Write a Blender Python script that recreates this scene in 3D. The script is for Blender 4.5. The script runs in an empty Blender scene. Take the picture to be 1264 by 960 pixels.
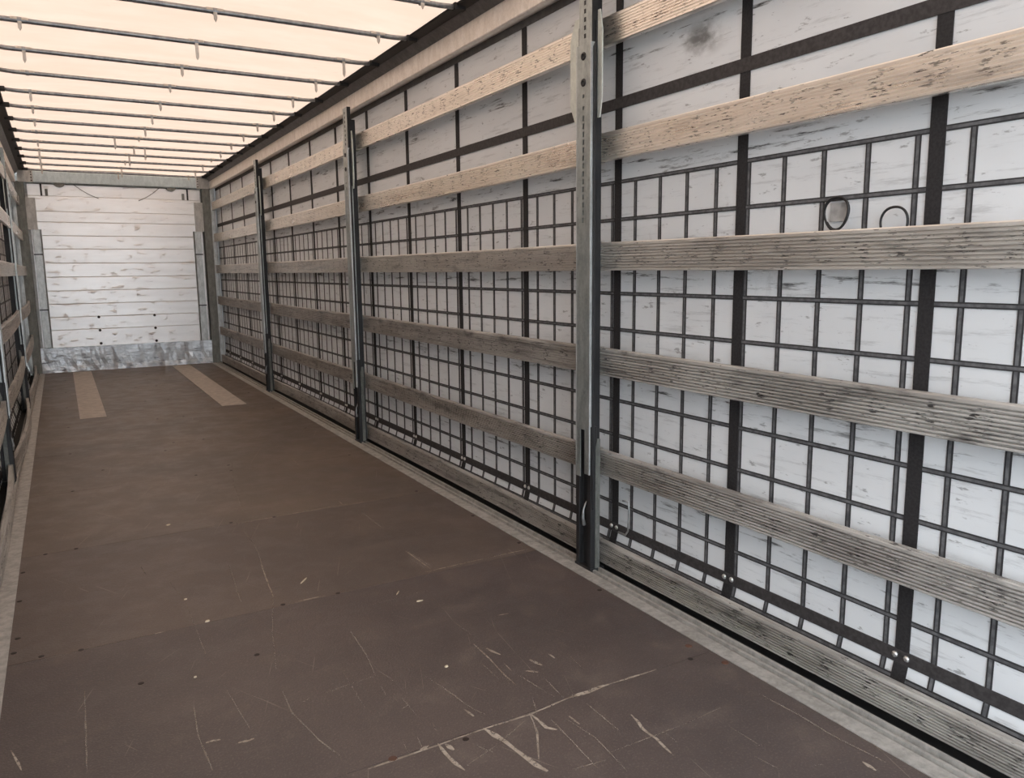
import bpy, bmesh, math, random
from mathutils import Matrix, Vector
random.seed(7)
scene = bpy.context.scene
C = scene.collection
PI = math.pi

# ------------------------------------------------------------------ camera
# interior of a curtain-sided trailer. X across (0 = face of the right-hand slats),
# Y along (13.6 = front bulkhead), Z up (0 = floor)
CAM = Vector((-2.1623, 0.3454, 1.427))
yaw, pitch, roll, FPX = 0.5207, 0.1521, -0.0109, 963.2
fw = Vector((math.sin(yaw)*math.cos(pitch), math.cos(yaw)*math.cos(pitch), -math.sin(pitch)))
rt = Vector((math.cos(yaw), -math.sin(yaw), 0)); up = rt.cross(fw)
r2 = rt*math.cos(roll) + up*math.sin(roll); u2 = up*math.cos(roll) - rt*math.sin(roll)
cd = bpy.data.cameras.new('camera'); cam = bpy.data.objects.new('camera', cd); C.objects.link(cam)
cam.matrix_world = Matrix(((r2.x, u2.x, -fw.x, CAM.x), (r2.y, u2.y, -fw.y, CAM.y), (r2.z, u2.z, -fw.z, CAM.z), (0, 0, 0, 1)))
cd.sensor_width = 36.0; cd.sensor_fit = 'HORIZONTAL'; cd.lens = FPX/1264*36; cd.clip_start = 0.02
scene.camera = cam

# ------------------------------------------------------------------ light
world = bpy.data.worlds.new('sky'); scene.world = world; world.use_nodes = True
bg = world.node_tree.nodes['Background']
bg.inputs['Color'].default_value = (0.86, 0.93, 1.0, 1); bg.inputs['Strength'].default_value = 5.2
sd = bpy.data.lights.new('sun', 'SUN'); sun = bpy.data.objects.new('sun', sd); C.objects.link(sun)
sd.energy = 2.0; sd.angle = math.radians(6); sd.color = (1.0, 0.95, 0.88)
sun.rotation_euler = (math.radians(-28), 0, 0)          # high sun from beyond the bulkhead
sun.location = (-1.3, 16, 9)
vs = scene.view_settings
vs.view_transform = 'Standard'; vs.look = 'None'; vs.gamma = 1.0; vs.use_curve_mapping = False; vs.exposure = 0.25

# ------------------------------------------------------------------ materials
class NT:
    def __init__(s, name):
        s.m = bpy.data.materials.new(name); s.m.use_nodes = True; s.t = s.m.node_tree
        s.b = s.t.nodes['Principled BSDF']; s.out = s.t.nodes['Material Output']
    def n(s, typ, **k):
        nd = s.t.nodes.new(typ)
        for a, v in k.items(): setattr(nd, a, v)
        return nd
    def l(s, a, b): s.t.links.new(a, b)
    def setin(s, sock, v):
        if isinstance(v, bpy.types.NodeSocket): s.l(v, sock)
        else: sock.default_value = v
    def coord(s, kind='Object', rand=False):
        o = s.n('ShaderNodeTexCoord').outputs[kind]
        if rand:
            oi = s.n('ShaderNodeObjectInfo'); va = s.n('ShaderNodeVectorMath', operation='SCALE')
            cx = s.n('ShaderNodeCombineXYZ')
            for i in range(3): s.l(oi.outputs['Random'], cx.inputs[i])
            s.l(cx.outputs[0], va.inputs[0]); va.inputs['Scale'].default_value = 37.0
            ad = s.n('ShaderNodeVectorMath', operation='ADD'); s.l(o, ad.inputs[0]); s.l(va.outputs[0], ad.inputs[1])
            return ad.outputs[0]
        return o
    def geo(s): return s.n('ShaderNodeNewGeometry').outputs['Position']
    def scale(s, v, sc):
        m = s.n('ShaderNodeMapping'); s.l(v, m.inputs[0]); m.inputs['Scale'].default_value = sc; return m.outputs[0]
    def rot(s, v, a):
        m = s.n('ShaderNodeMapping'); s.l(v, m.inputs[0]); m.inputs['Rotation'].default_value = (0, 0, a); return m.outputs[0]
    def noise(s, v, sc, det=4, rough=.55):
        n = s.n('ShaderNodeTexNoise'); s.l(v, n.inputs['Vector']); n.inputs['Scale'].default_value = sc
        n.inputs['Detail'].default_value = det; n.inputs['Roughness'].default_value = rough; return n.outputs[0]
    def vor(s, v, sc, out='Distance'):
        n = s.n('ShaderNodeTexVoronoi'); s.l(v, n.inputs['Vector']); n.inputs['Scale'].default_value = sc; return n.outputs[out]
    def step(s, x, a, b, lo=0., hi=1.):
        n = s.n('ShaderNodeMapRange', interpolation_type='SMOOTHSTEP'); s.l(x, n.inputs[0])
        for i, v in zip((1, 2, 3, 4), (a, b, lo, hi)): n.inputs[i].default_value = v
        return n.outputs[0]
    def m_(s, op, a, b=0., c=0.):
        n = s.n('ShaderNodeMath', operation=op)
        for i, v in enumerate((a, b, c)): s.setin(n.inputs[i], v)
        return n.outputs[0]
    def mix(s, f, a, b):
        n = s.n('ShaderNodeMix', data_type='RGBA'); s.setin(n.inputs[0], f)
        for i, v in ((6, a), (7, b)):
            s.setin(n.inputs[i], (*v, 1) if isinstance(v, tuple) else v)
        return n.outputs[2]
    def sep(s, v):
        n = s.n('ShaderNodeSeparateXYZ'); s.l(v, n.inputs[0]); return n.outputs
    def bump(s, h, st, d=.01):
        n = s.n('ShaderNodeBump'); s.l(h, n.inputs['Height']); n.inputs['Strength'].default_value = st
        n.inputs['Distance'].default_value = d; s.l(n.outputs[0], s.b.inputs['Normal']); return n.outputs[0]
    def fin(s, col, rough=.5, metal=0., spec=.5):
        s.setin(s.b.inputs['Base Color'], (*col, 1) if isinstance(col, tuple) else col)
        s.setin(s.b.inputs['Roughness'], rough); s.setin(s.b.inputs['Metallic'], metal)
        s.b.inputs['Specular IOR Level'].default_value = spec; return s.m

def m_plain(name, col, rough=.5, metal=0., var=.25, sc=30, spec=.5):
    t = NT(name); n = t.noise(t.coord(rand=True), sc)
    d = tuple(c*(1-var) for c in col); b = tuple(min(1, c*(1+var*.6)) for c in col)
    return t.fin(t.mix(t.step(n, .3, .7), d, b), rough, metal, spec)

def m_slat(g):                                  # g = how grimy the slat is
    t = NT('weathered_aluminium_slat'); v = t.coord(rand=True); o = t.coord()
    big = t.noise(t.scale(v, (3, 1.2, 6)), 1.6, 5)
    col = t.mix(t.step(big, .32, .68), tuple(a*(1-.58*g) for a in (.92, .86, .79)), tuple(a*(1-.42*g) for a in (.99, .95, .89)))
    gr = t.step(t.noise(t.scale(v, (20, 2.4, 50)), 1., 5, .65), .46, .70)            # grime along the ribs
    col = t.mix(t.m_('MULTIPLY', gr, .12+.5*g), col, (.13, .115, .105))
    y = t.sep(o)
    ph = t.m_('FRACT', t.m_('ADD', t.m_('MULTIPLY', t.sep(v)[1], 6.6), t.m_('MULTIPLY', t.noise(v, 2.5, 2), 1.3)))
    win = t.m_('MULTIPLY', t.step(ph, .1, .4), t.step(ph, .9, .6))
    mid = t.m_('MULTIPLY', t.step(y[2], .010, .03), t.step(y[2], .112, .088))
    chip = t.step(t.noise(t.scale(v, (60, 26, 125)), 1., 4, .62), .565, .605)
    col = t.mix(t.m_('MULTIPLY', t.m_('MULTIPLY', chip, win), t.m_('MULTIPLY', mid, .6+.35*g)), col, (.03, .027, .026))
    sp = t.step(t.noise(t.scale(v, (50, 16, 120)), 1.1, 4, .65), .63, .67)            # loose dark specks
    col = t.mix(t.m_('MULTIPLY', sp, .9), col, (.035, .03, .028))
    wh = t.step(t.noise(t.scale(v, (30, 7, 60)), 1.0, 3, .6), .70, .73)
    col = t.mix(t.m_('MULTIPLY', wh, .7), col, (.86, .84, .82))
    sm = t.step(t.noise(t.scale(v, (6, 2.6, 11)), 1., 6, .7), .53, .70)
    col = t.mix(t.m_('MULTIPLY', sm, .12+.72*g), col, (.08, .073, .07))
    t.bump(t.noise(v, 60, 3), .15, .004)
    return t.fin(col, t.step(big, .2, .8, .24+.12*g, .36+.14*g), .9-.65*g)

def m_galv(name, a, b, rough=.42, metal=.6, dirt=.3):
    t = NT(name); v = t.coord(rand=True)
    c = t.mix(t.step(t.noise(t.scale(v, (1, 1, .35)), 22, 5, .65), .35, .68), a, b)
    c = t.mix(t.m_('MULTIPLY', t.step(t.vor(v, 90, 'Color'), .3, .9), .18), c, tuple(x*1.3 for x in b))
    c = t.mix(t.m_('MULTIPLY', t.step(t.noise(v, 9, 6, .7), .56, .72), dirt), c, (.05, .045, .04))
    return t.fin(c, rough, metal)

def m_curtain():
    t = NT('pale_grey_curtain_fabric'); v = t.coord()
    big = t.noise(t.scale(v, (1, .5, 1)), 1.3, 4)
    col = t.mix(t.step(big, .3, .7), (.71, .73, .745), (.80, .82, .835))
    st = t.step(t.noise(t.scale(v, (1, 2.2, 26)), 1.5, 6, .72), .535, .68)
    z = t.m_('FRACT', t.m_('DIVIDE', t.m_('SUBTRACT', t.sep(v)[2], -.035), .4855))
    zone = t.m_('MULTIPLY', t.step(z, .78, .92), t.step(z, 1.0, .985))                # chafe streaks below each slat, with its shade painted in
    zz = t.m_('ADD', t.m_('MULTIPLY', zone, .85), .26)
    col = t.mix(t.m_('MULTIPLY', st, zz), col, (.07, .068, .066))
    s2 = t.step(t.noise(t.scale(v, (1, 9, 30)), 1., 5, .7), .615, .68)
    col = t.mix(t.m_('MULTIPLY', s2, .55), col, (.12, .115, .11))
    s3 = t.step(t.noise(t.scale(t.rot(v, .2), (1, 4, 3)), 1.4, 6, .75), .62, .74)
    col = t.mix(t.m_('MULTIPLY', s3, .3), col, (.28, .27, .26))
    # the rubbed smear high up in the bay beside the camera
    d = t.n('ShaderNodeVectorMath', operation='DISTANCE'); t.l(t.scale(v, (0, 1, 2.0)), d.inputs[0]); d.inputs[1].default_value = (0, 2.76, 4.62)
    smear = t.m_('MULTIPLY', t.step(d.outputs['Value'], .2, .02), t.step(t.noise(t.scale(v, (1, 7, 12)), 1., 5, .6), .38, .66))
    col = t.mix(t.m_('MULTIPLY', smear, .8), col, (.06, .055, .05))
    h = t.noise(t.scale(v, (1, 1.2, 2.5)), 2.2, 3)
    nb = t.bump(h, .5, .02)
    t.fin(col, .5, 0, .4)
    tr = t.n('ShaderNodeBsdfTranslucent'); t.l(col, tr.inputs[0]); t.l(nb, tr.inputs['Normal'])
    mx = t.n('ShaderNodeMixShader'); mx.inputs[0].default_value = .06
    t.l(t.b.outputs[0], mx.inputs[1]); t.l(tr.outputs[0], mx.inputs[2]); t.l(mx.outputs[0], t.out.inputs[0])
    return t.m

def m_tarp():
    t = NT('cream_roof_tarpaulin'); v = t.coord()
    n = t.noise(t.scale(v, (1, 2.5, 1)), 1.7, 6, .6)
    col = t.mix(t.step(n, .35, .7), (.86, .76, .65), (.92, .83, .73))
    sp = t.step(t.noise(t.scale(v, (1.3, 4, 1)), 4.0, 5, .7), .66, .74)
    col = t.mix(t.m_('MULTIPLY', sp, .35), col, (.55, .47, .39))
    t.fin(col, .6, 0, .3)
    tr = t.n('ShaderNodeBsdfTranslucent'); t.l(t.mix(1., col, col), tr.inputs[0])
    thru = t.n('ShaderNodeMix', data_type='RGBA', blend_type='MULTIPLY'); thru.inputs[0].default_value = 1
    t.l(col, thru.inputs[6]); thru.inputs[7].default_value = (.350, .283, .250, 1); t.l(thru.outputs[2], tr.inputs[0])   # share of daylight let through
    mx = t.n('ShaderNodeMixShader'); mx.inputs[0].default_value = .55
    t.l(t.b.outputs[0], mx.inputs[1]); t.l(tr.outputs[0], mx.inputs[2]); t.l(mx.outputs[0], t.out.inputs[0])
    return t.m

def m_floor(k=(1, 1, 1)):                       # k = film tint, darkened on near panels to offset the rear daylight
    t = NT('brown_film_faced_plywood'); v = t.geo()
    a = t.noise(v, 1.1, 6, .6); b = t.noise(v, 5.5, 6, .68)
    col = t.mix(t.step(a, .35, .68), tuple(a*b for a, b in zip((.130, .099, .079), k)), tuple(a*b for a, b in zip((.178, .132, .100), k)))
    col = t.mix(t.m_('MULTIPLY', t.step(b, .5, .72), .45), col, (.19, .15, .125))
    hx = t.step(t.vor(v, 150), .1, .55)
    col = t.mix(t.m_('MULTIPLY', hx, .22), col, (.045, .034, .03))
    fine = t.step(t.noise(v, 130, 3, .6), .52, .74)
    col = t.mix(t.m_('MULTIPLY', fine, .42), col, (.20, .16, .135))
    for ang, sc, th in ((.35, 1.0, .69), (-.5, 1.2, .70), (.12, .8, .71), (.8, 1.3, .715)):
        s_ = t.step(t.noise(t.scale(t.rot(v, ang), (75, 1.1, 1)), sc, 3, .6), th, th+.03)
        col = t.mix(t.m_('MULTIPLY', s_, .42), col, (.34, .28, .23))
    dk = t.step(t.noise(t.scale(v, (5, 11, 1)), 1.6, 4, .7), .70, .76)
    col = t.mix(t.m_('MULTIPLY', dk, .5), col, (.035, .028, .026))
    t.bump(t.m_('ADD', t.vor(v, 150), t.m_('MULTIPLY', b, 2.)), .25, .002)
    return t.fin(col, t.step(b, .3, .75, .42, .6), 0, .45)

def m_scratch(top):
    t = NT('bare_wood_scratches'); v = t.geo()
    n = t.noise(v, 60, 4, .7); c = t.mix(t.step(t.noise(v, 14, 3), .3, .7), (.27, .22, .175), (.47, .40, .33))
    t.fin(c, .75, 0, .2)
    t.l(t.step(n, .30, .52, .03, top), t.b.inputs['Alpha'])
    return t.m

def m_band(axis):
    t = NT('dark_grid_webbing_'+axis); g = t.sep(t.coord('Generated'))['XYZ'.index(axis)]
    e = t.m_('ABSOLUTE', t.m_('SUBTRACT', g, .5))
    w = t.noise(t.geo(), 35, 4)
    cen = t.mix(t.step(w, .3, .7), (.08, .08, .085), (.165, .165, .17))
    line = t.step(e, .2, .3)
    return t.fin(t.mix(line, cen, (.035, .034, .036)), .65, 0, .3)

def m_board():
    t = NT('off_white_aluminium_board'); v = t.coord(rand=True); z = t.geo()
    col = t.mix(t.step(t.noise(t.scale(v, (.5, 1, 4)), 2.5, 5), .3, .7), (.84, .83, .82), (.92, .91, .90))
    sc = t.step(t.noise(t.scale(v, (3, 3, 22)), 1.8, 6, .75), .64, .74)
    col = t.mix(t.m_('MULTIPLY', sc, .7), col, (.22, .21, .205))
    h = t.noise(t.scale(v, (3, 1, 9)), 2.2, 4, .6)
    dents = t.step(h, .58, .75)
    t.bump(dents, .35, .015)
    return t.fin(col, .38, .68, .5)

def m_kick():
    t = NT('scuffed_zinc_kick_plate'); v = t.coord()
    n = t.noise(t.scale(v, (3, 1, 9)), 1.8, 6, .7)
    col = t.mix(t.step(n, .32, .68), (.50, .54, .58), (.80, .85, .89))
    z = t.sep(v)[2]
    low = t.m_('MULTIPLY', t.step(z, .14, .05), t.step(t.noise(t.scale(v, (9, 1, 16)), 1.2, 5, .7), .4, .6))
    col = t.mix(t.m_('MULTIPLY', low, .95), col, (.95, .96, .97))
    dk = t.m_('MULTIPLY', t.step(t.noise(t.scale(v, (2.3, 1, 11)), 1.7, 5, .7), .54, .68), t.step(z, .30, .2))
    col = t.mix(t.m_('MULTIPLY', dk, .85), col, (.06, .065, .075))
    t.bump(t.noise(t.scale(v, (3, 1, 5)), 3, 4), .6, .02)
    return t.fin(col, .38, .6)

M = dict(
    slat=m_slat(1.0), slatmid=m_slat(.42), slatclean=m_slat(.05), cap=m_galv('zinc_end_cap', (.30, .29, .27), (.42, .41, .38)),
    galv=m_galv('galvanised_steel', (.30, .33, .325), (.44, .475, .465), .4, .65),
    wing=m_galv('pale_galvanised_plate', (.58, .62, .58), (.72, .76, .71), .5, .35, .12),
    guard=m_galv('dull_green_grey_plate', (.10, .105, .095), (.19, .195, .18), .55, .4),
    black=m_galv('worn_black_paint', (.009, .009, .010), (.018, .018, .020), .55, .0, .0),
    blackscuff=m_galv('scuffed_black_paint', (.010, .010, .011), (.03, .03, .032), .4, .1, .0),
    dark=m_plain('dark_void', (.02, .019, .018), .8),
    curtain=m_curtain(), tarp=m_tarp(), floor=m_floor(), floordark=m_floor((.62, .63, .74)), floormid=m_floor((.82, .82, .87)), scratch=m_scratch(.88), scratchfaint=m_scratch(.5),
    bandY=m_band('Y'), bandZ=m_band('Z'),
    strap=m_plain('black_webbing', (.032, .03, .031), .7, 0, .3, 120, .25),
    belt=m_plain('charcoal_belt', (.055, .05, .05), .65, 0, .3, 60, .3),
    header=m_plain('grey_header_band', (.13, .12, .115), .65, 0, .2, 20, .3),
    board=m_board(), kick=m_kick(),
    beam=m_galv('blue_grey_beam_steel', (.49, .58, .61), (.61, .70, .73), .5, .2, .1),
    plate=m_galv('zinc_plate', (.42, .41, .39), (.58, .57, .54), .5, .45, .3),
    cornerpost=m_galv('grey_green_post_steel', (.16, .165, .15), (.24, .245, .225), .55, .4, .25),
    channel=m_galv('light_zinc_channel', (.46, .49, .49), (.66, .69, .69), .42, .5, .2),
    cant=m_galv('brushed_cant_rail', (.82, .75, .68), (.95, .89, .83), .45, .3, .15),
    cantlip=m_galv('shaded_cant_lip', (.16, .15, .15), (.22, .21, .205), .5, .4, .2),  # shade on the down-facing lip is put into its colour
    rubber=m_plain('black_rubber', (.014, .013, .013), .6),
    rail=m_galv('galvanised_floor_rail', (.34, .325, .30), (.50, .48, .45), .55, .35, .25),
    tube=m_galv('roof_bow_steel', (.22, .23, .25), (.34, .355, .37), .35, .75, .15),
    hook=m_galv('zinc_hook', (.40, .38, .35), (.56, .53, .49), .45, .5, .2),
    strip=m_plain('pale_grey_floor_plate', (.46, .40, .345), .6, .0, .18, 14),
    screw=m_plain('rusty_screw', (.03, .02, .016), .6, .3), rustscrew=m_plain('orange_rust', (.10, .045, .028), .7),
    rivet=m_plain('bright_rivet', (.75, .74, .72), .3, .8), chip=m_plain('pale_wood', (.62, .52, .38), .8),
    cord=m_plain('black_cord', (.012, .012, .013), .5), greycord=m_plain('grey_cord', (.12, .115, .11), .6), wire=m_plain('grey_wire', (.35, .36, .36), .4, .7),
    patch=m_plain('grey_repair_patch', (.42, .41, .40), .6), asphalt=m_plain('asphalt', (.16, .16, .155), .9, 0, .3, 6),
)

# ------------------------------------------------------------------ mesh helpers
class MB:
    def __init__(s): s.v = []; s.f = []
    def box(s, x0, x1, y0, y1, z0, z1):
        b = len(s.v); s.v += [(x, y, z) for z in (z0, z1) for y in (y0, y1) for x in (x0, x1)]
        s.f += [tuple(b+i for i in q) for q in ((0, 2, 3, 1), (4, 5, 7, 6), (0, 1, 5, 4), (2, 6, 7, 3), (0, 4, 6, 2), (1, 3, 7, 5))]
        return s
    def loft(s, rings, cap=True, closed=True):
        b = len(s.v); n = len(rings[0])
        for r in rings: s.v += [tuple(p) for p in r]
        for i in range(len(rings)-1):
            for j in range(n if closed else n-1):
                k = (j+1) % n
                s.f.append((b+i*n+j, b+i*n+k, b+(i+1)*n+k, b+(i+1)*n+j))
        if cap and closed:
            s.f.append(tuple(b+j for j in reversed(range(n)))); e = b+(len(rings)-1)*n
            s.f.append(tuple(e+j for j in range(n)))
        return s
    def prism(s, poly, axis, a, b):          # polygon in the two other axes, extruded along axis
        def P(p, t): return {'X': (t, p[0], p[1]), 'Y': (p[0], t, p[1]), 'Z': (p[0], p[1], t)}[axis]
        return s.loft([[P(p, a) for p in poly], [P(p, b) for p in poly]])
    def tube(s, pts, r, n=8, cap=True):
        pts = [Vector(p) for p in pts]; rings = []; q = None
        for i, p in enumerate(pts):
            d = (pts[min(i+1, len(pts)-1)]-pts[max(i-1, 0)]).normalized()
            a = q - d*q.dot(d) if q is not None else d.orthogonal()
            a.normalize(); q = a; c = d.cross(a)
            rr = r[i] if isinstance(r, (list, tuple)) else r
            rings.append([p + (a*math.cos(2*PI*k/n) + c*math.sin(2*PI*k/n))*rr for k in range(n)])
        return s.loft(rings, cap)
    def dome(s, c, r, h, axis=(-1, 0, 0), n=10):
        ax = Vector(axis).normalized(); a = ax.orthogonal().normalized(); b = ax.cross(a); c = Vector(c)
        rings = [[c + ax*(h*t) + (a*math.cos(2*PI*k/n)+b*math.sin(2*PI*k/n))*(r*q) for k in range(n)] for t, q in ((0, 1), (.55, .9), (.9, .55), (1, .15))]
        return s.loft(rings)
    def mesh(s, name, mat, smooth=False, bevel=0):
        me = bpy.data.meshes.new(name); me.from_pydata(s.v, [], s.f)
        bm = bmesh.new(); bm.from_mesh(me); bmesh.ops.recalc_face_normals(bm, faces=bm.faces)
        if bevel: bmesh.ops.bevel(bm, geom=list(bm.edges), offset=bevel, segments=1, affect='EDGES', clamp_overlap=True)
        bm.to_mesh(me); bm.free()
        if smooth:
            for p in me.polygons: p.use_smooth = True
        me.materials.append(mat); return me
    def obj(s, name, mat, parent=None, smooth=False, bevel=0):
        return link(name, s.mesh(name, mat, smooth, bevel), parent)
def link(name, me, parent=None, loc=(0, 0, 0), rz=0):
    o = bpy.data.objects.new(name, me); C.objects.link(o); o.parent = parent; o.location = loc; o.rotation_euler[2] = rz
    return o
def tag(o, label, cat, group=None):
    o['label'] = label; o['category'] = cat
    if group: o['group'] = group
    return o
def struct(o, label=None, cat=None):
    o['kind'] = 'structure'
    if label: o['label'] = label
    if cat: o['category'] = cat
    return o
def empty(name, loc, rz=0):
    o = bpy.data.objects.new(name, None); C.objects.link(o); o.location = loc; o.rotation_euler[2] = rz; o.empty_display_size = .1
    return o
def dup(root, loc, rz):
    r = root.copy(); C.objects.link(r); r.location = loc; r.rotation_euler[2] = rz
    for ch in list(root.children):
        c = ch.copy(); C.objects.link(c); c.parent = r
        for g in ch.children:
            d = g.copy(); C.objects.link(d); d.parent = c
    return r

XL = -2.545           # face of the left-hand slats
XH = -2.60            # left edge of floor and bulkhead
YF = 13.6             # front bulkhead
XM = -1.3
POSTS = (3.325, 6.63, 9.95)
LPOSTS = (3.40, 6.70, 10.10)
ROWS = ((.018, .131), (.455, .576), (.933, 1.061), (1.418, 1.544), (1.902, 2.024), (2.389, 2.510))

# ------------------------------------------------------------------ ground, floor
g = MB().box(-30, 30, -30, 45, -1.40, -1.30).obj('ground', M['asphalt']); struct(g, 'grey asphalt yard under the trailer', 'ground')
FX0, FX1 = -2.452, -.152
fl = MB().box(XH-.05, .05, -.15, YF+.1, -.14, -.024).obj('floor', M['dark']); struct(fl, 'dark brown scratched plywood trailer floor', 'floor')
ys = [-.14, 1.105, 2.365, 3.615, 4.893] + [4.893+1.262*i for i in range(1, 7)] + [YF+.02]
for a, b in zip(ys, ys[1:]):
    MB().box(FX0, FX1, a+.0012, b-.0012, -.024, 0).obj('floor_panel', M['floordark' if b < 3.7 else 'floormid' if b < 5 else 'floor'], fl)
for x0, x1 in ((-2.095, -1.857), (-.746, -.492)):
    MB().box(x0, x1, 9.11, 13.4, .0005, .0035).obj('wear_plate', M['strip'], fl)
SCRATCHES = [
 (0.0030, [(-1.936,4.499),(-1.917,4.305)]),
 (0.0028, [(-1.552,4.243),(-1.591,3.733)]),
 (0.0038, [(-1.415,4.158),(-1.455,3.733)]),
 (0.0024, [(-1.455,3.733),(-1.538,3.387),(-1.598,3.075)]),
 (0.0017, [(-1.832,4.158),(-1.799,3.875),(-1.8,3.29),(-1.783,3.22)]),
 (0.0032, [(-1.613,2.913),(-1.62,2.763),(-1.585,2.561),(-1.555,2.457)]),
 (0.0020, [(-1.782,3.066),(-1.756,2.722)]),
 (0.0032, [(-1.893,2.964),(-1.905,2.794),(-1.896,2.58)]),
 (0.0032, [(-2.204,3.278),(-2.212,2.769)]),
 (0.0048, [(-2.409,2.999),(-2.377,2.867)]),
 (0.0027, [(-1.572,2.809),(-1.541,2.82)]),
 (0.0028, [(-1.49,2.823),(-1.437,2.828)]),
 (0.0075, [(-1.891,2.733),(-1.848,2.727)]),
 (0.0125, [(-1.805,2.682),(-1.758,2.676)]),
 (0.0023, [(-2.44,3.6),(-2.209,3.609),(-1.923,3.62)]),
 (0.0049, [(-1.949,3.614),(-1.909,3.617)]),
 (0.0063, [(-1.392,3.628),(-1.245,3.622)]),
 (0.0031, [(-1.267,3.227),(-1.28,3.005),(-1.3,2.86)]),
 (0.0022, [(-1.286,2.899),(-1.261,2.781)]),
 (0.0028, [(-1.31,2.777),(-1.319,2.698)]),
 (0.0015, [(-1.393,2.94),(-1.404,2.668)]),
 (0.0020, [(-1.277,2.662),(-1.275,2.533)]),
 (0.0027, [(-1.303,2.598),(-1.273,2.609)]),
 (0.0027, [(-1.151,2.748),(-1.127,2.635),(-1.104,2.488),(-1.083,2.428)]),
 (0.0037, [(-0.894,2.876),(-0.896,2.736),(-0.906,2.612),(-0.905,2.533)]),
 (0.0029, [(-0.937,2.725),(-0.937,2.597)]),
 (0.0024, [(-0.875,3.093),(-0.864,2.912)]),
 (0.0040, [(-0.732,3.957),(-0.722,3.66)]),
 (0.0069, [(-0.76,3.642),(-0.514,3.649)]),
 (0.0031, [(-0.514,3.649),(-0.249,3.66)]),
 (0.0100, [(-0.868,2.821),(-0.847,2.749)]),
 (0.0104, [(-0.771,2.661),(-0.755,2.603)]),
 (0.0102, [(-0.826,2.598),(-0.794,2.567)]),
 (0.0106, [(-1.127,2.488),(-1.117,2.438)]),
 (0.0068, [(-0.687,2.66),(-0.687,2.622)]),
 (0.0059, [(-0.693,3.05),(-0.645,3.04)]),
 (0.0044, [(-1.51,2.354),(-1.287,2.355),(-1.12,2.358),(-0.958,2.352),(-0.791,2.37)]),
 (0.0138, [(-0.791,2.37),(-0.716,2.371),(-0.625,2.372)]),
 (0.0050, [(-0.625,2.372),(-0.53,2.367),(-0.418,2.364)]),
 (0.0134, [(-1.119,2.357),(-1.1,2.268),(-1.083,2.161),(-1.066,2.079)]),
 (0.0096, [(-1.278,2.363),(-1.281,2.287),(-1.266,2.204)]),
 (0.0123, [(-1.262,2.348),(-1.252,2.309)]),
 (0.0038, [(-0.956,2.355),(-0.987,2.261),(-1.064,2.126)]),
 (0.0084, [(-0.954,2.35),(-0.949,2.264),(-0.93,2.236)]),
 (0.0025, [(-0.912,2.306),(-0.921,2.178),(-0.932,2.017)]),
 (0.0025, [(-0.873,2.283),(-0.85,2.144),(-0.867,1.963)]),
 (0.0069, [(-0.676,2.184),(-0.695,2.104),(-0.692,2.041),(-0.704,1.95)]),
 (0.0025, [(-0.649,2.058),(-0.652,1.984)]),
 (0.0019, [(-1.259,2.219),(-1.132,2.263),(-0.978,2.336)]),
 (0.0071, [(-0.853,2.28),(-0.852,2.225)]),
 (0.0024, [(-0.999,2.049),(-0.888,2.036)]),
 (0.0019, [(-0.86,2.059),(-0.584,2.055)]),
 (0.0021, [(-1.494,2.829),(-1.294,2.846)]),
 (0.0018, [(-1.132,3.424),(-0.79,3.445)]),
 (0.0030, [(-1.184,2.293),(-1.156,2.236)]),
 (0.0037, [(-0.867,2.682),(-0.87,2.625)]),
 (0.0030, [(-0.628,2.612),(-0.643,2.5)]),
 (0.0021, [(-0.863,2.586),(-0.832,2.395)]),
 (0.0028, [(-0.796,2.523),(-0.808,2.38)]),
 (0.0026, [(-0.763,2.313),(-0.765,2.128)]),
 (0.0020, [(-0.897,2.434),(-0.938,2.341)]),
 (0.0019, [(-1.248,2.471),(-1.256,2.422)]),
 (0.0019, [(-1.321,2.426),(-1.329,2.364)]),
 (0.0018, [(-1.364,2.435),(-1.382,2.347)]),
 (0.0086, [(-1.339,2.362),(-1.307,2.367)]),
 (0.0032, [(-0.228,2.061),(-0.216,1.902),(-0.22,1.775),(-0.198,1.607)]),
 (0.0024, [(-0.501,1.825),(-0.488,1.739)]),
 (0.0093, [(-0.253,1.647),(-0.256,1.601)]),
 (0.0036, [(-0.151,1.694),(-0.16,1.651)]),
 (0.0020, [(-0.384,2.067),(-0.573,2.054)]),
 (0.0018, [(-0.397,1.711),(-0.358,1.695)]),
 (0.0019, [(-0.456,1.984),(-0.448,1.847)]),
 (0.0049, [(-1.42,4.873),(-1.173,4.893),(-0.809,4.916),(-0.625,4.9)]),
 (0.0050, [(-0.756,3.643),(-0.537,3.651),(-0.18,3.651)]),
 (0.0046, [(-0.718,6.307),(-0.727,5.998)]),
 (0.0031, [(-1.385,4.715),(-1.38,4.46),(-1.436,3.906)]),
 (0.0031, [(-0.726,3.987),(-0.706,3.692)]),
 (0.0023, [(-0.705,4.693),(-0.708,4.35)]),
 (0.0020, [(-0.752,3.89),(-0.743,3.674)]),
 (0.0038, [(-0.753,5.014),(-0.759,4.885)]),
 (0.0035, [(-1.713,4.898),(-1.415,4.914),(-1.262,4.907)]),
 (0.0170, [(-1.069,9.51),(-0.997,9.526),(-0.932,9.483)]),
 (0.0025, [(-1.384,4.727),(-1.382,4.42)]),
 (0.0021, [(-1.132,6.463),(-1.243,5.783),(-1.323,5.036)]),
 (0.0022, [(-2.04,6.377),(-1.757,6.328)]),
]
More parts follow.
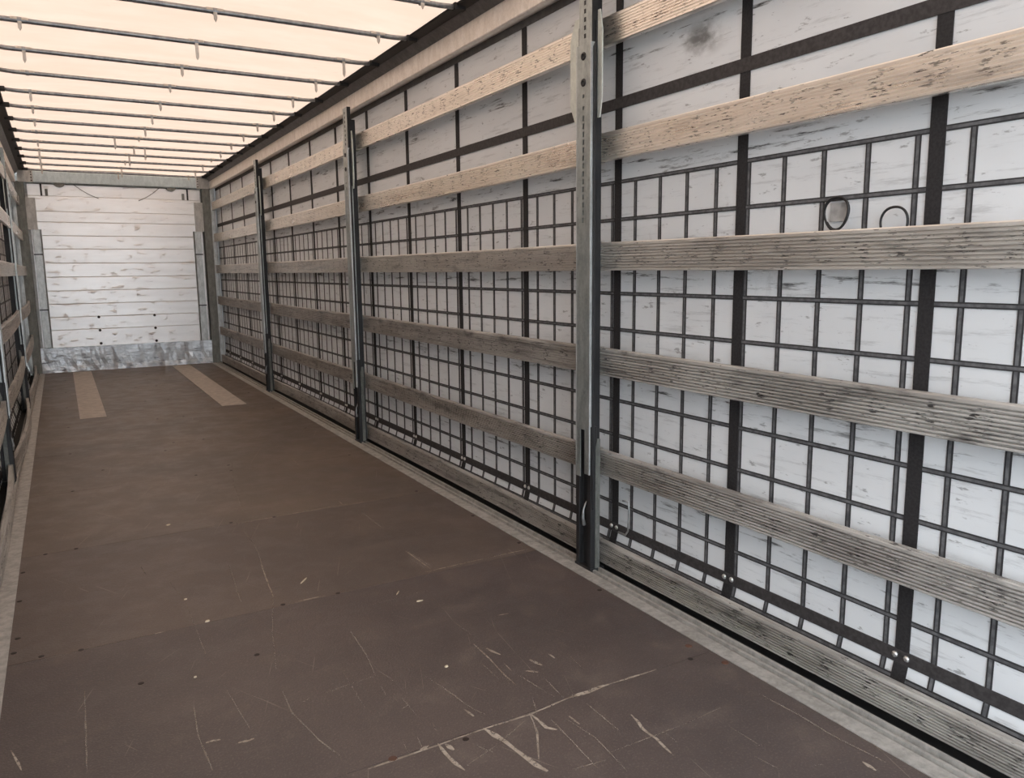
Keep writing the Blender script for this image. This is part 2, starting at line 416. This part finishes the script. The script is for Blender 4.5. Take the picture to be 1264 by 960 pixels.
DARK= [(-1.438, 3.628), (-1.196, 3.621), (-2.208, 3.616), (-2.339, 3.636), (-2.431, 3.721), (-2.423, 3.855), (-2.433, 4.272), (-2.44, 4.659), (-2.341, 4.892), (-2.031, 3.225), (-1.634, 3.225), (-0.164, 2.274), (-0.197, 2.439), (-0.261, 2.36), (-1.181, 4.893), (-1.419, 4.918), (-0.25, 4.951), (-0.159, 4.294), (-0.156, 3.758), (-1.998, 6.697), (-1.527, 7.135), (-1.177, 6.347), (-2.202, 4.903), (-0.175, 3.04), (-1.425, 2.364), (-1.196, 2.34)]
CHIPS= [(-1.29, 3.84), (-0.965, 3.48), (-0.916, 3.349), (-1.059, 2.772), (-1.735, 5.063), (-1.748, 3.623), (-1.796, 3.905), (-1.86, 3.167)]
bold = MB(); faint = MB(); rnd = random.Random(3)
for w, pts in SCRATCHES:
    mb = bold if w > .0036 else faint
    pts = [Vector((x, y, 0)) for x, y in pts]; fine = []
    for p, q in zip(pts, pts[1:]):
        k = max(2, int((q-p).length/.04))
        fine += [p.lerp(q, i/k) for i in range(k)]
    fine.append(pts[-1]); b0 = len(mb.v); n = len(fine)
    for i, p in enumerate(fine):
        d = (fine[min(i+1, n-1)]-fine[max(i-1, 0)]).normalized(); s_ = Vector((-d.y, d.x, 0))
        taper = .35 if i in (0, n-1) else 1
        a = w*.75*taper*rnd.uniform(.5, 1.35); c = w*.75*taper*rnd.uniform(.5, 1.35); j = s_*rnd.uniform(-.15, .15)*w
        for sgn, ww in ((1, a), (-1, c)):
            e = p + j + s_*sgn*ww; mb.v.append((e.x, e.y, .0007))
    for i in range(n-1): mb.f.append((b0+2*i, b0+2*i+1, b0+2*i+3, b0+2*i+2))
for mb, mm in ((bold, 'scratch'), (faint, 'scratchfaint')):
    sc = mb.obj('scratches', M[mm], fl); sc['kind'] = 'stuff'
sm = MB().dome((0, 0, 0), .011, .0018, (0, 0, 1), 8).mesh('screw', M['screw'])
sm2 = MB().dome((0, 0, 0), .014, .002, (0, 0, 1), 8).mesh('screw', M['rustscrew'])
for i, (x, y) in enumerate(DARK):
    link('screw', sm2 if i in (11, 24, 12) else sm, fl, (min(max(x, FX0+.02), FX1-.02), y, 0))
for y in ys[5:-1]:
    for x in (-2.2, -1.43, -1.19, -.3): link('screw', sm, fl, (x, y+.015, 0))

# chassis side rails with their lip
for i, (sx, nm) in enumerate((('right', 'trim_1'), ('left', 'trim_2'))):
    prof = [(-.152, -.024), (-.152, .003), (-.088, .003), (-.086, -.016), (-.074, -.016), (-.071, .006), (-.058, .006), (-.055, -.016), (-.042, -.016), (-.039, .012), (-.028, .012), (-.025, -.035), (.09, -.035), (.09, -.15), (-.152, -.15)]
    r = MB().prism(prof, 'Y', -.15, YF).obj(nm, M['rail'])
    if i: r.location = (XH, YF-.15, 0); r.rotation_euler[2] = PI
    struct(r, 'galvanised steel rail along the %s edge of the floor' % sx, 'rail')
    MB().box(-.0245, .036, -.14, YF-.01, -.0345, -.033).obj('gap_liner', M['dark'], r)
    MB().box(.0330, .0375, -.14, YF-.01, -.034, .040).obj('gap_shade_strip', M['rubber'], r)  # added upright strip, hides the lit curtain foot so the gap stays dark

# ------------------------------------------------------------------ side curtains
YT = 1.66; GP = .1655
straps = [.25, 1.01, 1.765, 2.52, 3.273] + [3.273+.823*k for k in range(1, 13)]
def cx(z):                                   # curtain section: hangs straight, pulled in below the hem belt
    if z >= .165: return .09
    if z >= -.02: return .09 - (.165-z)/.185*.045
    return .045
def strip(y0, y1, zs, off, th, name, mat, parent):
    mb = MB(); rings = []
    for z in zs: rings.append([(cx(z)-off, y0, z), (cx(z)-off, y1, z), (cx(z)-off+th, y1, z), (cx(z)-off+th, y0, z)])
    return mb.loft(rings).mesh(name, mat)
vband = strip(-.0095, .0095, (-.05, -.02, .165, 1.823), .0025, .003, 'webbing_band', M['bandY'], None)
vstrap = strip(-.0245, .0245, (-.05, -.02, .165, 2.72), .0045, .003, 'strap', M['strap'], None)
rivet = MB().dome((0, 0, 0), .011, .008).mesh('rivet', M['rivet'], True)
zrow = [1.815-.168*n for n in range(10)] + [.111]
for side in (0, 1):
    w = MB(); rings = []
    for z in (-.12, -.02, .165, .6, 1.1, 1.6, 2.1, 2.6, 2.84):
        rings.append([(cx(z), -.17, z), (cx(z), YF+.03, z), (cx(z)+.004, YF+.03, z), (cx(z)+.004, -.17, z)])
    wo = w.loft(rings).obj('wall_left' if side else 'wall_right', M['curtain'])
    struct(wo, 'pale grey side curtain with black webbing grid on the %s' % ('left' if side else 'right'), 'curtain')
    if side: wo.location = (XL-.04, YF-.15, 0); wo.rotation_euler[2] = PI
    n = -9
    while YT+GP*n < 13.45:
        y = YT+GP*n; n += 1
        if all(abs(y-s_) > .03 for s_ in straps): link('webbing_band', vband, wo, (0, y, 0))
    for z in zrow:
        MB().loft([[(cx(z+h)-.0035, y, z+h) for h in (-.0085, .0085)] + [(cx(z+h), y, z+h) for h in (.0085, -.0085)] for y in (-.09, YF-.05)]).obj('webbing_band', M['bandZ'], wo)
    for s_ in straps:
        link('strap', vstrap, wo, (0, s_, 0))
        for dy in (-.02, .02): link('rivet', rivet, wo, (.082, s_+dy, .184))
    for z0, z1, nm, m in ((.158, .203, 'hem_belt', 'belt'), (2.134, 2.183, 'belt', 'belt'), (2.69, 2.80, 'header_band', 'header')):
        MB().box(.0835, .0885, -.09, YF-.05, z0, z1).obj(nm, M[m], wo)
    if not side:
        MB().box(.0825, .09, 2.052, 2.118, 1.572, 1.632).obj('repair_patch', M['patch'], wo)

# ------------------------------------------------------------------ cant rails (roof edge)
for side, nm in enumerate(('trim_3', 'trim_4')):
    r = MB().prism([(0, 2.711), (-.004, 2.716), (-.004, 2.82), (.0, 2.84), (.10, 2.86), (.10, 2.735), (.03, 2.711)], 'Y', -.12, YF-.02).obj(nm, M['cant'])
    struct(r, 'pale metal roof rail above the %s curtain' % ('left' if side else 'right'), 'rail')
    MB().prism([(-.0045, 2.826), (-.058, 2.868), (-.058, 2.874), (.05, 2.874), (.05, 2.85)], 'Y', -.12, YF-.02).obj('rail_lip', M['cantlip'], r)
    MB().prism([(-.05, 2.869), (-.130, 2.869), (-.138, 2.878), (-.11, 2.892), (.05, 2.892), (.05, 2.875)], 'Y', -.12, YF-.02).obj('roof_track', M['rubber'], r)
    if side: r.location = (XL-.03, YF-.15, 0); r.rotation_euler[2] = PI

# ------------------------------------------------------------------ translucent roof
mb = MB(); NX, NY = 12, 112; y0, y1 = -.15, YF+.05
BZ = 2.86
for j in range(NY+1):
    y = y0 + (y1-y0)*j/NY
    for i in range(NX+1):
        x = XL+.10 + (-.20-XL)*i/NX
        ph = (y-4.471)/.6773
        mb.v.append((x, y, BZ+.021+.012*abs(math.sin(PI*ph)) + .035*math.sin(PI*i/NX)))
for j in range(NY):
    for i in range(NX):
        a = j*(NX+1)+i; mb.f.append((a, a+1, a+NX+2, a+NX+1))
ce = mb.obj('ceiling', M['tarp'], None, True); struct(ce, 'cream translucent tarpaulin roof glowing with daylight', 'roof')

# ------------------------------------------------------------------ front bulkhead
wf = MB().box(XH-.11, .11, YF+.035, YF+.06, -.05, 2.96).obj('wall_front', M['plate']); struct(wf, 'off-white boarded bulkhead closing the front of the trailer', 'bulkhead')
yb = 13.55
zs = (.36, .616, .802, .994, 1.188, 1.385, 1.585, 1.788, 1.976, 2.168, 2.318, 2.534, 2.70)
for a, b in zip(zs, zs[1:]):
    y = yb+.012 if a > 2.5 else (yb+.005 if a > 2.3 else yb)
    MB().prism([(y+.005, a+.0005), (y+.001, a+.003), (y, a+.008), (y, b-.008), (y+.001, b-.003), (y+.005, b-.0005), (YF, b-.001), (YF, a+.001)], 'X', XH+.16, -.15).obj('board', M['board'], wf)
# dented kick plate: bottom board of zinc sheet
mb = MB(); n = 40; rr = random.Random(11); rings = []
for i in range(n+1):
    x = XH+.10 + (-.12-XH-.10)*i/n; d = .006*math.sin(i*1.7)+rr.uniform(-.004, .004)
    rings.append([(x, yb-.03+d*.3, .365+rr.uniform(-.004, .002)), (x, yb-.03+d, .2), (x, yb-.032-d, .08), (x, yb-.03+rr.uniform(-.006, .006), -.004), (x, yb+.03, -.004), (x, yb+.03, .365)])
mb.loft(rings).obj('kick_plate', M['kick'], wf)
# steel header beam with its end plates
MB().prism([(yb-.07, 2.722), (yb-.07, 2.862), (yb-.06, 2.870), (YF, 2.870), (YF, 2.712), (yb-.06, 2.712)], 'X', XH+.14, -.19).obj('header_beam', M['beam'], wf)
MB().box(XH+.14, -.15, yb-.02, YF+.04, 2.87, 2.90).obj('beam_flange', M['plate'], wf)
for x0, x1 in ((XH+.06, XH+.245), (-.20, -.02)):
    p = MB().box(x0, x1, yb-.078, yb-.05, 2.712, 2.872).obj('end_plate', M['plate'], wf)
    e = x1-.02 if x0 < -1 else x0+.02
    for z in (2.735, 2.775, 2.815, 2.85): MB().dome((e, yb-.078, z), .009, .005, (0, -1, 0), 8).obj('bolt', M['screw'], p)
for x in [XH+.35+i*.21 for i in range(10)]:
    for z in (2.735, 2.872): MB().dome((x, yb-.07 if z < 2.8 else yb-.03, z), .008, .006, (0, -1, 0) if z < 2.8 else (0, 0, 1), 6).obj('bolt', M['beam'], wf)
for s_ in (0, 1):
    f = (lambda x: x) if not s_ else (lambda x: XH-x)
    def bx(x0, x1, *a): q = sorted((f(x0), f(x1))); return MB().box(q[0], q[1], *a)
    bx(-.125, .0, yb-.07, YF+.05, -.02, 2.72).obj('corner_post', M['cornerpost'], wf, bevel=.004)
    bx(-.012, .03, yb-.10, yb-.02, .02, 2.70).obj('corner_flange', M['channel'], wf)
    bx(-.245, -.125, yb-.045, YF, 2.06, 2.50).obj('cover_plate', M['plate'], wf)
    c = bx(-.27, -.175, yb-.04, YF, .365, 2.06).obj('side_channel', M['channel'], wf, bevel=.004)
    bx(-.285, -.272, yb-.045, YF, .365, 2.06).obj('channel_edge', M['cornerpost'], c)
    for z in (.92, 1.71): bx(-.275, -.165, yb-.046, yb-.03, z-.008, z+.008).obj('joint_clip', M['black'], c)
    bx(-.34, -.318, yb-.01, YF, 2.535, 2.70).obj('roof_stay', M['rubber'], wf)
    bx(-.41, -.375, yb-.006, YF, 2.535, 2.63).obj('roof_stay', M['cornerpost'], wf)
    b = MB(); cxx = f(-.56)
    b.loft([[(cxx+.07*math.cos(t), yy, 2.712-.055*math.sin(t)) for t in [PI*k/8 for k in range(9)]] for yy in (yb-.05, yb+.01)]).obj('bracket', M['cornerpost'], wf)
for x in (-1.688, -.926):
    for z in (.79, .594, .396): MB().dome((x, yb, z), .02, .012, (0, -1, 0)).obj('bolt', M['screw'], wf, True)
for k, (p, q) in enumerate((((-1.86, 2.70), (-1.554, 2.519)), ((-.724, 2.70), (-1.022, 2.502)))):
    pts = [(p[0]+(q[0]-p[0])*t, yb-.05+.02*t, p[1]+(q[1]-p[1])*t - .02*math.sin(PI*t)) for t in [i/8 for i in range(9)]]
    tag(MB().tube(pts, .0045, 6).obj('hanging_cord', M['greycord'], None, True), 'thin cord hanging from the %s half of the bulkhead beam' % ('left', 'right')[k], 'cord', 'cords under the bulkhead beam')

# ------------------------------------------------------------------ roof bows with hooks
hk = {}
def hook_mesh(L):
    if L not in hk:
        w = .010
        mb = MB().prism([(-w, .004), (w, .004), (w, -L+.018), (0, -L), (-w, -L+.018)], 'Y', -.0185, -.0150)
        hk[L] = mb.mesh('hook', M['hook'])
    return hk[L]
sad = MB()
sad.loft([[(x, .0185*math.cos(t), .0185*math.sin(t)) for t in [PI*k/8-.25*PI*(1 if abs(x) < .016 else 0)*0 for k in range(9)]] + [(x, .0155*math.cos(t), .0155*math.sin(t)) for t in [PI*k/8 for k in reversed(range(9))]] for x in (-.045, .045)])
sad = sad.mesh('saddle', M['hook'])
clip = MB().loft([[(x, .019*math.cos(t), .019*math.sin(t)) for t in [2*PI*k/12 for k in range(12)]] for x in (-.011, .011)]).mesh('clip', M['tube'])
BX0, BX1 = -2.42, -.125
tube = MB().tube([(BX0-XM, 0, .006), (BX0+.1-XM, 0, 0), (0, 0, 0), (BX1-.1-XM, 0, 0), (BX1-XM, 0, .006)], .0145, 12).mesh('tube', M['tube'], True)
endb = MB().box(-.035, .035, -.02, .02, -.016, .022).mesh('end_bracket', M['rubber'], bevel=.004)
ordn = ['nearest', 'second', 'third', 'fourth', 'fifth', 'sixth', 'seventh', 'eighth', 'ninth', 'tenth', 'eleventh', 'twelfth', 'thirteenth', 'fourteenth']
drops = [(.03, .05, .03), (.055, .05, .045), (.05, .10, .10), (.075, .06, .075), (.0, .04, .07), (.07, .06, .07), (.05, .065, .06), (.05, .075, .06), (.0, .03, .055), (.05, .08, .06), (.12, .13, .03), (.12, .04, .07), (.12, .12, .09), (.03, .08, .05)]
for i in range(14):
    rb = empty('roof_bow', (XM, 4.471+.6773*i, BZ))
    lab = ('roof bow nearest the camera under the cream tarpaulin' if i == 0 else
           'last roof bow just before the bulkhead under the cream tarpaulin' if i == 13 else '%s steel roof bow counted from the camera under the cream tarpaulin' % ordn[i])
    tag(rb, lab, 'roof bow', 'steel bows carrying the tarpaulin roof')
    link('tube', tube, rb)
    for sx in (BX0-XM-.015, BX1-XM+.015): link('end_bracket', endb, rb, (sx, 0, .004))
    for x, d in zip((-.931, .015, .965), drops[i]):
        link('saddle', sad, rb, (x, 0, 0)); link('clip', clip, rb, (x, 0, 0))
        if d > .01: link('hook', hook_mesh(d), rb, (x, 0, -.012))
    if i == 9: link('hook', hook_mesh(.13), rb, (.13, 0, -.012))
    if i == 8: link('hook', hook_mesh(.12), rb, (-.22, 0, -.012))

# ------------------------------------------------------------------ load-securing slats
def slat_mesh(L, H, bow, twist, sag, mat, D=.0085):
    T = .027; n = 9; m = .009; p = (H-2*m)/n; prof = [(.004, 0), (0, .003), (0, m)]
    for k in range(n):
        z = m + k*p
        prof += [(0, z+.04*p), (D, z+(.09 if D > .006 else .2)*p), (D, z+(.42 if D > .006 else .34)*p), (.0006, z+(.50 if D > .006 else .56)*p), (0, z+.62*p), (0, z+.98*p)] 
    prof += [(0, H-.004), (.002, H), (.0085, H), (.0095, H-.003), (.0125, H-.003), (.0135, H), (T-.002, H), (T, H-.003), (T, .002), (T-.002, 0)]
    rings = []; N = 12
    for i in range(N+1):
        u = -1+2*i/N; y = u*L/2; b = bow*(1-u*u); tw = twist*(1-u)/2; c, s = math.cos(tw), math.sin(tw)
        r = []
        for x, z in prof:
            zz = z-H/2; r.append((x*c - zz*s + b, y, H/2 + zz*c + x*s - sag*(1-u*u)))
        rings.append(r)
    return MB().loft(rings).mesh('slat_body', M[mat])
caps = {}
def cap_mesh(H):
    h = round(H, 3)
    if h not in caps: caps[h] = MB().box(-.002, .029, -.014, .014, -.002, H+.002).mesh('end_cap', M['cap'], bevel=.0015)
    return caps[h]
rown = ('lowest', 'second lowest', 'third lowest', 'third highest', 'second highest', 'topmost')
bayn = ('bay beside the camera', 'second bay from the camera', 'third bay from the camera', 'far bay next to the bulkhead')
rs = random.Random(5)
for side in (0, 1):
    for b in range(4):
        ed = [-.02] + list(LPOSTS if side else POSTS) + [13.47]; gap = .076 if side else .008
        a0 = ed[b] + (gap if b else .02); a1 = ed[b+1] - (gap if b < 3 else .0)
        for k, (z0, z1) in enumerate(ROWS):
            e = .085 if side and k == 5 else 0
            L = a1-a0-(e if b else 0)-(e if b < 3 else 0); yc = (a0+a1)/2 + ((e if b else 0)-(e if b < 3 else 0))/2
            H = z1-z0; bow = rs.uniform(-.004, .012); tw = 0.
            if side and k == 0: bow = (.0, -.04, -.05, -.03)[b]
            elif side and k < 3: bow = -rs.uniform(.01, .03)
            elif not side and k == 0: bow = (.0, .012, .02, .01)[b]
            if not side and b == 0 and k == 0: tw = .22
            o = empty('load_slat', (XL, yc, z0) if side else (0, yc, z0), PI if side else 0)
            sd_ = 'left' if side else 'right'
            tag(o, '%s ribbed aluminium slat on the %s wall, %s' % (rown[k], sd_, bayn[b]), 'slat', 'ribbed load slats on the %s wall' % sd_)
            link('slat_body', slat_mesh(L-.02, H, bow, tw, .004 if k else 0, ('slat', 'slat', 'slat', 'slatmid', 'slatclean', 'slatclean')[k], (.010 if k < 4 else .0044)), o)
            for sy in (-1, 1): link('end_cap', cap_mesh(H), o, (0, sy*(L/2-.012), 0))

# ------------------------------------------------------------------ stake posts
hole = MB().box(-.0008, .0008, -.006, .006, -.009, .009).mesh('hole', M['black'])
def make_post():
    r = empty('stake_post', (0, 0, 0))
    # black lower stake: C-section with a recessed web
    MB().prism([(-.082, -.060), (-.082, -.032), (-.058, -.032), (-.058, .032), (-.082, .032), (-.082, .060), (-.048, .060), (-.048, -.060)], 'Z', -.02, .70).obj('stake', M['black'], r, bevel=.002)
    gh = MB().box(-.0008, .0008, -.010, .010, -.008, .008).mesh('hole', M['guard'])
    for k, z in enumerate((.06, .11, .17, .22, .29, .35, .40)): link('hole', gh, r, (-.0588, -.018 if k % 2 else -.014, z))
    # galvanised sliding sleeve: face plate with slots, two flanges, forked foot
    sl = MB(); F0, F1 = -.088, -.084; W = .052; h = .007
    zt, zb = 2.395, .47
    sl.box(F0, F1, -W, -h, .68, zt).box(F0, F1, h, W, .68, zt)
    segs = []; z = zt
    holes = [(2.355, 2.335), (2.245, 2.225), (2.185, 2.170), (2.135, 2.120)] + [(2.095-.034*k, 2.073-.034*k) for k in range(14)]
    for a, b in holes: segs.append((a, z)); z = b
    segs.append((.68, z))
    for a, b in segs: sl.box(F0, F1, -h, h, a, b)
    sl.box(F0, F1, -W, -.017, zb, .68).box(F0, F1, .017, W, zb-.02, .68)
    s = sl.obj('sleeve', M['galv'], r)
    for sg in (-1, 1):
        MB().box(-.0885, -.066, sg*.0525-.0022, sg*.0525+.0022, zb, zt).obj('sleeve_rim', M['channel'], s)
        ya, yb_ = sorted((sg*.056, sg*.070))
        MB().prism([(ya, .30), (ya, zt-(0 if sg < 0 else .02)), (yb_, zt-(.02 if sg < 0 else 0)), (yb_, .30)], 'X', -.078, -.066).obj('side_flange', M['black'], s, bevel=.003)
    for zc in (2.345, 2.235):
        MB().loft([[(xx, rr_*math.cos(t), zc+rr_*math.sin(t)) for t in [2*PI*k/14 for k in range(14)]] for xx, rr_ in ((F0, .018), (F0-.004, .016), (F0-.004, .008), (F0, .007))], cap=False).obj('eyelet', M['black'], s, True)
    # inner bar running up to the roof rail
    i_ = MB().box(-.080, -.050, -.047, .047, .7, 2.71).obj('inner_bar', M['galv'], r, bevel=.003)
    for k in range(8): link('hole', hole, i_, (-.0808, 0, 2.43+.034*k))
    MB().box(-.078, -.050, -.0535, -.0475, 2.39, 2.71).obj('bar_edge', M['black'], i_)
    # pale wing plates beside the head of the sleeve
    for sg in (-1, 1):
        ya, yb_ = (-.060, -.092) if sg < 0 else (.071, .150); ym = ya+(yb_-ya)*.5
        poly = [(ya, 2.08), (ya, 2.525), (ym, 2.525), (yb_, 2.44), (yb_, 2.16), (ym, 2.08)]
        MB().prism(poly, 'X', -.056, -.050).obj('wing_plate', M['wing'], r)
        MB().box(-.064, -.050, min(sg*.056, ya), max(sg*.056, ya), 2.10, 2.48).obj('wing_web', M['black'], r)
        # guard plates low down
        MB().prism([(-.030, -.02), (-.056, .0), (-.056, .60), (-.046, .64), (-.030, .64)], 'Y', sg*.050, sg*.064).obj('guard_plate', M['guard'], r, bevel=.002)
    MB().box(-.048, -.005, -.022, .022, .0, 2.62).obj('slat_carrier', M['black'], r)
    # latch lever low on the stake
    MB().tube([(-.066, -.004, .33), (-.084, -.004, .29), (-.088, -.006, .25), (-.080, -.006, .215)], [.004, .005, .008, .010], 8).obj('latch_lever', M['wire'], r, True)
    MB().box(-.084, -.006, -.066, .066, -.02, .012).obj('foot', M['black'], r)
    return r
pn = ('nearest the camera', 'second from the camera', 'third from the camera')
p0 = make_post(); first = True
for side in (0, 1):
    for k, y in enumerate(LPOSTS if side else POSTS):
        if first: o = p0; first = False; o.location = (0, y-.024, 0)
        else: o = dup(p0, (XL-.075 if side else 0, y if side else y-.024, 0), PI if side else 0)
        tag(o, 'galvanised and black stake post on the %s wall, %s' % (('right', 'left')[side], pn[k]), 'post', 'stake posts between the slats')
# rear corner posts, behind the camera
for side, nm in enumerate(('trim_5', 'trim_6')):
    o = MB().prism([(-.06, -.16), (.08, -.16), (.08, -.02), (.03, -.02), (.03, -.05), (-.06, -.05)], 'Z', -.1, 2.75).obj(nm, M['cornerpost'])
    if side: o.scale[0] = -1; o.location[0] = XL
    struct(o, 'steel corner post at the %s rear of the trailer' % ('left' if side else 'right'), 'post')

# ------------------------------------------------------------------ cords, loops, splinters
def loop(name, yc, zc, ry, rz, a0, a1, x, lab, mat='cord', r=.004, turns=1):
    pts = []
    n = 30*turns
    for i in range(n+1):
        t = a0 + (a1-a0)*i/n; q = 1 + .05*math.sin(3*t) + .04*math.sin(.5*t)
        pts.append((x - .004*math.sin(t*.5), yc + ry*q*math.cos(t), zc + rz*q*math.sin(t)))
    return tag(MB().tube(pts, r, 6).obj(name, M[mat], None, True), lab, 'cord')
loop('cord_loop', 2.083, 1.598, .046, .052, .2, 4*PI-.6, .068, 'coiled black cord loop over a grey patch on the right curtain', turns=2)
loop('cord_loop', 1.868, 1.548, .045, .055, -.1, PI+.3, .060, 'black cord arch rising behind a slat, right of the coiled loop')
loop('cord_loop', 3.475, .80, .03, .12, .0, 2*PI, .045, 'thin dark cord hanging beside the stake post nearest the camera', r=.003)
tag(MB().tube([(.02, 3.13, .36), (.03, 3.10, .36), (.03, 3.095, .33), (.03, 3.10, .22), (.03, 3.12, .195), (.02, 3.16, .20)], .005, 6).obj('wire_hook', M['wire'], None, True), 'bent grey wire hook low behind the nearest stake post', 'hook')
chiplab = ('long pale splinter lying alone in mid floor', 'thin splinter beside the short pale splinter', 'short pale splinter on the floor before the nearest post', 'small pale wood chip on the dark foreground floor',
           'pale crumb by the far scratched floor seam', 'pale crumb pair on the seam left of centre', 'tiny pale crumb on the left half of the floor', 'tiny pale crumb low on the left floor')
dims = ((.075, .009), (.05, .005), (.03, .011), (.018, .014), (.03, .022), (.022, .016), (.014, .01), (.014, .01))
for i, ((x, y), (l, w)) in enumerate(zip(CHIPS, dims)):
    a = (.9, .9, -.1, .3, .6, .2, 0, .5)[i]; rr = random.Random(i)
    n = 7; top = [(math.cos(2*PI*k/n)*l/2*rr.uniform(.75, 1.1), math.sin(2*PI*k/n)*w/2*rr.uniform(.7, 1.2)) for k in range(n)]
    o = MB().loft([[(p[0], p[1], 0) for p in top], [(p[0]*.9, p[1]*.8, .004) for p in top]]).obj('wood_chip', M['chip'])
    o.location = (x, y, .0008); o.rotation_euler[2] = a
    tag(o, chiplab[i], 'wood chip', 'splinters and crumbs on the floor')
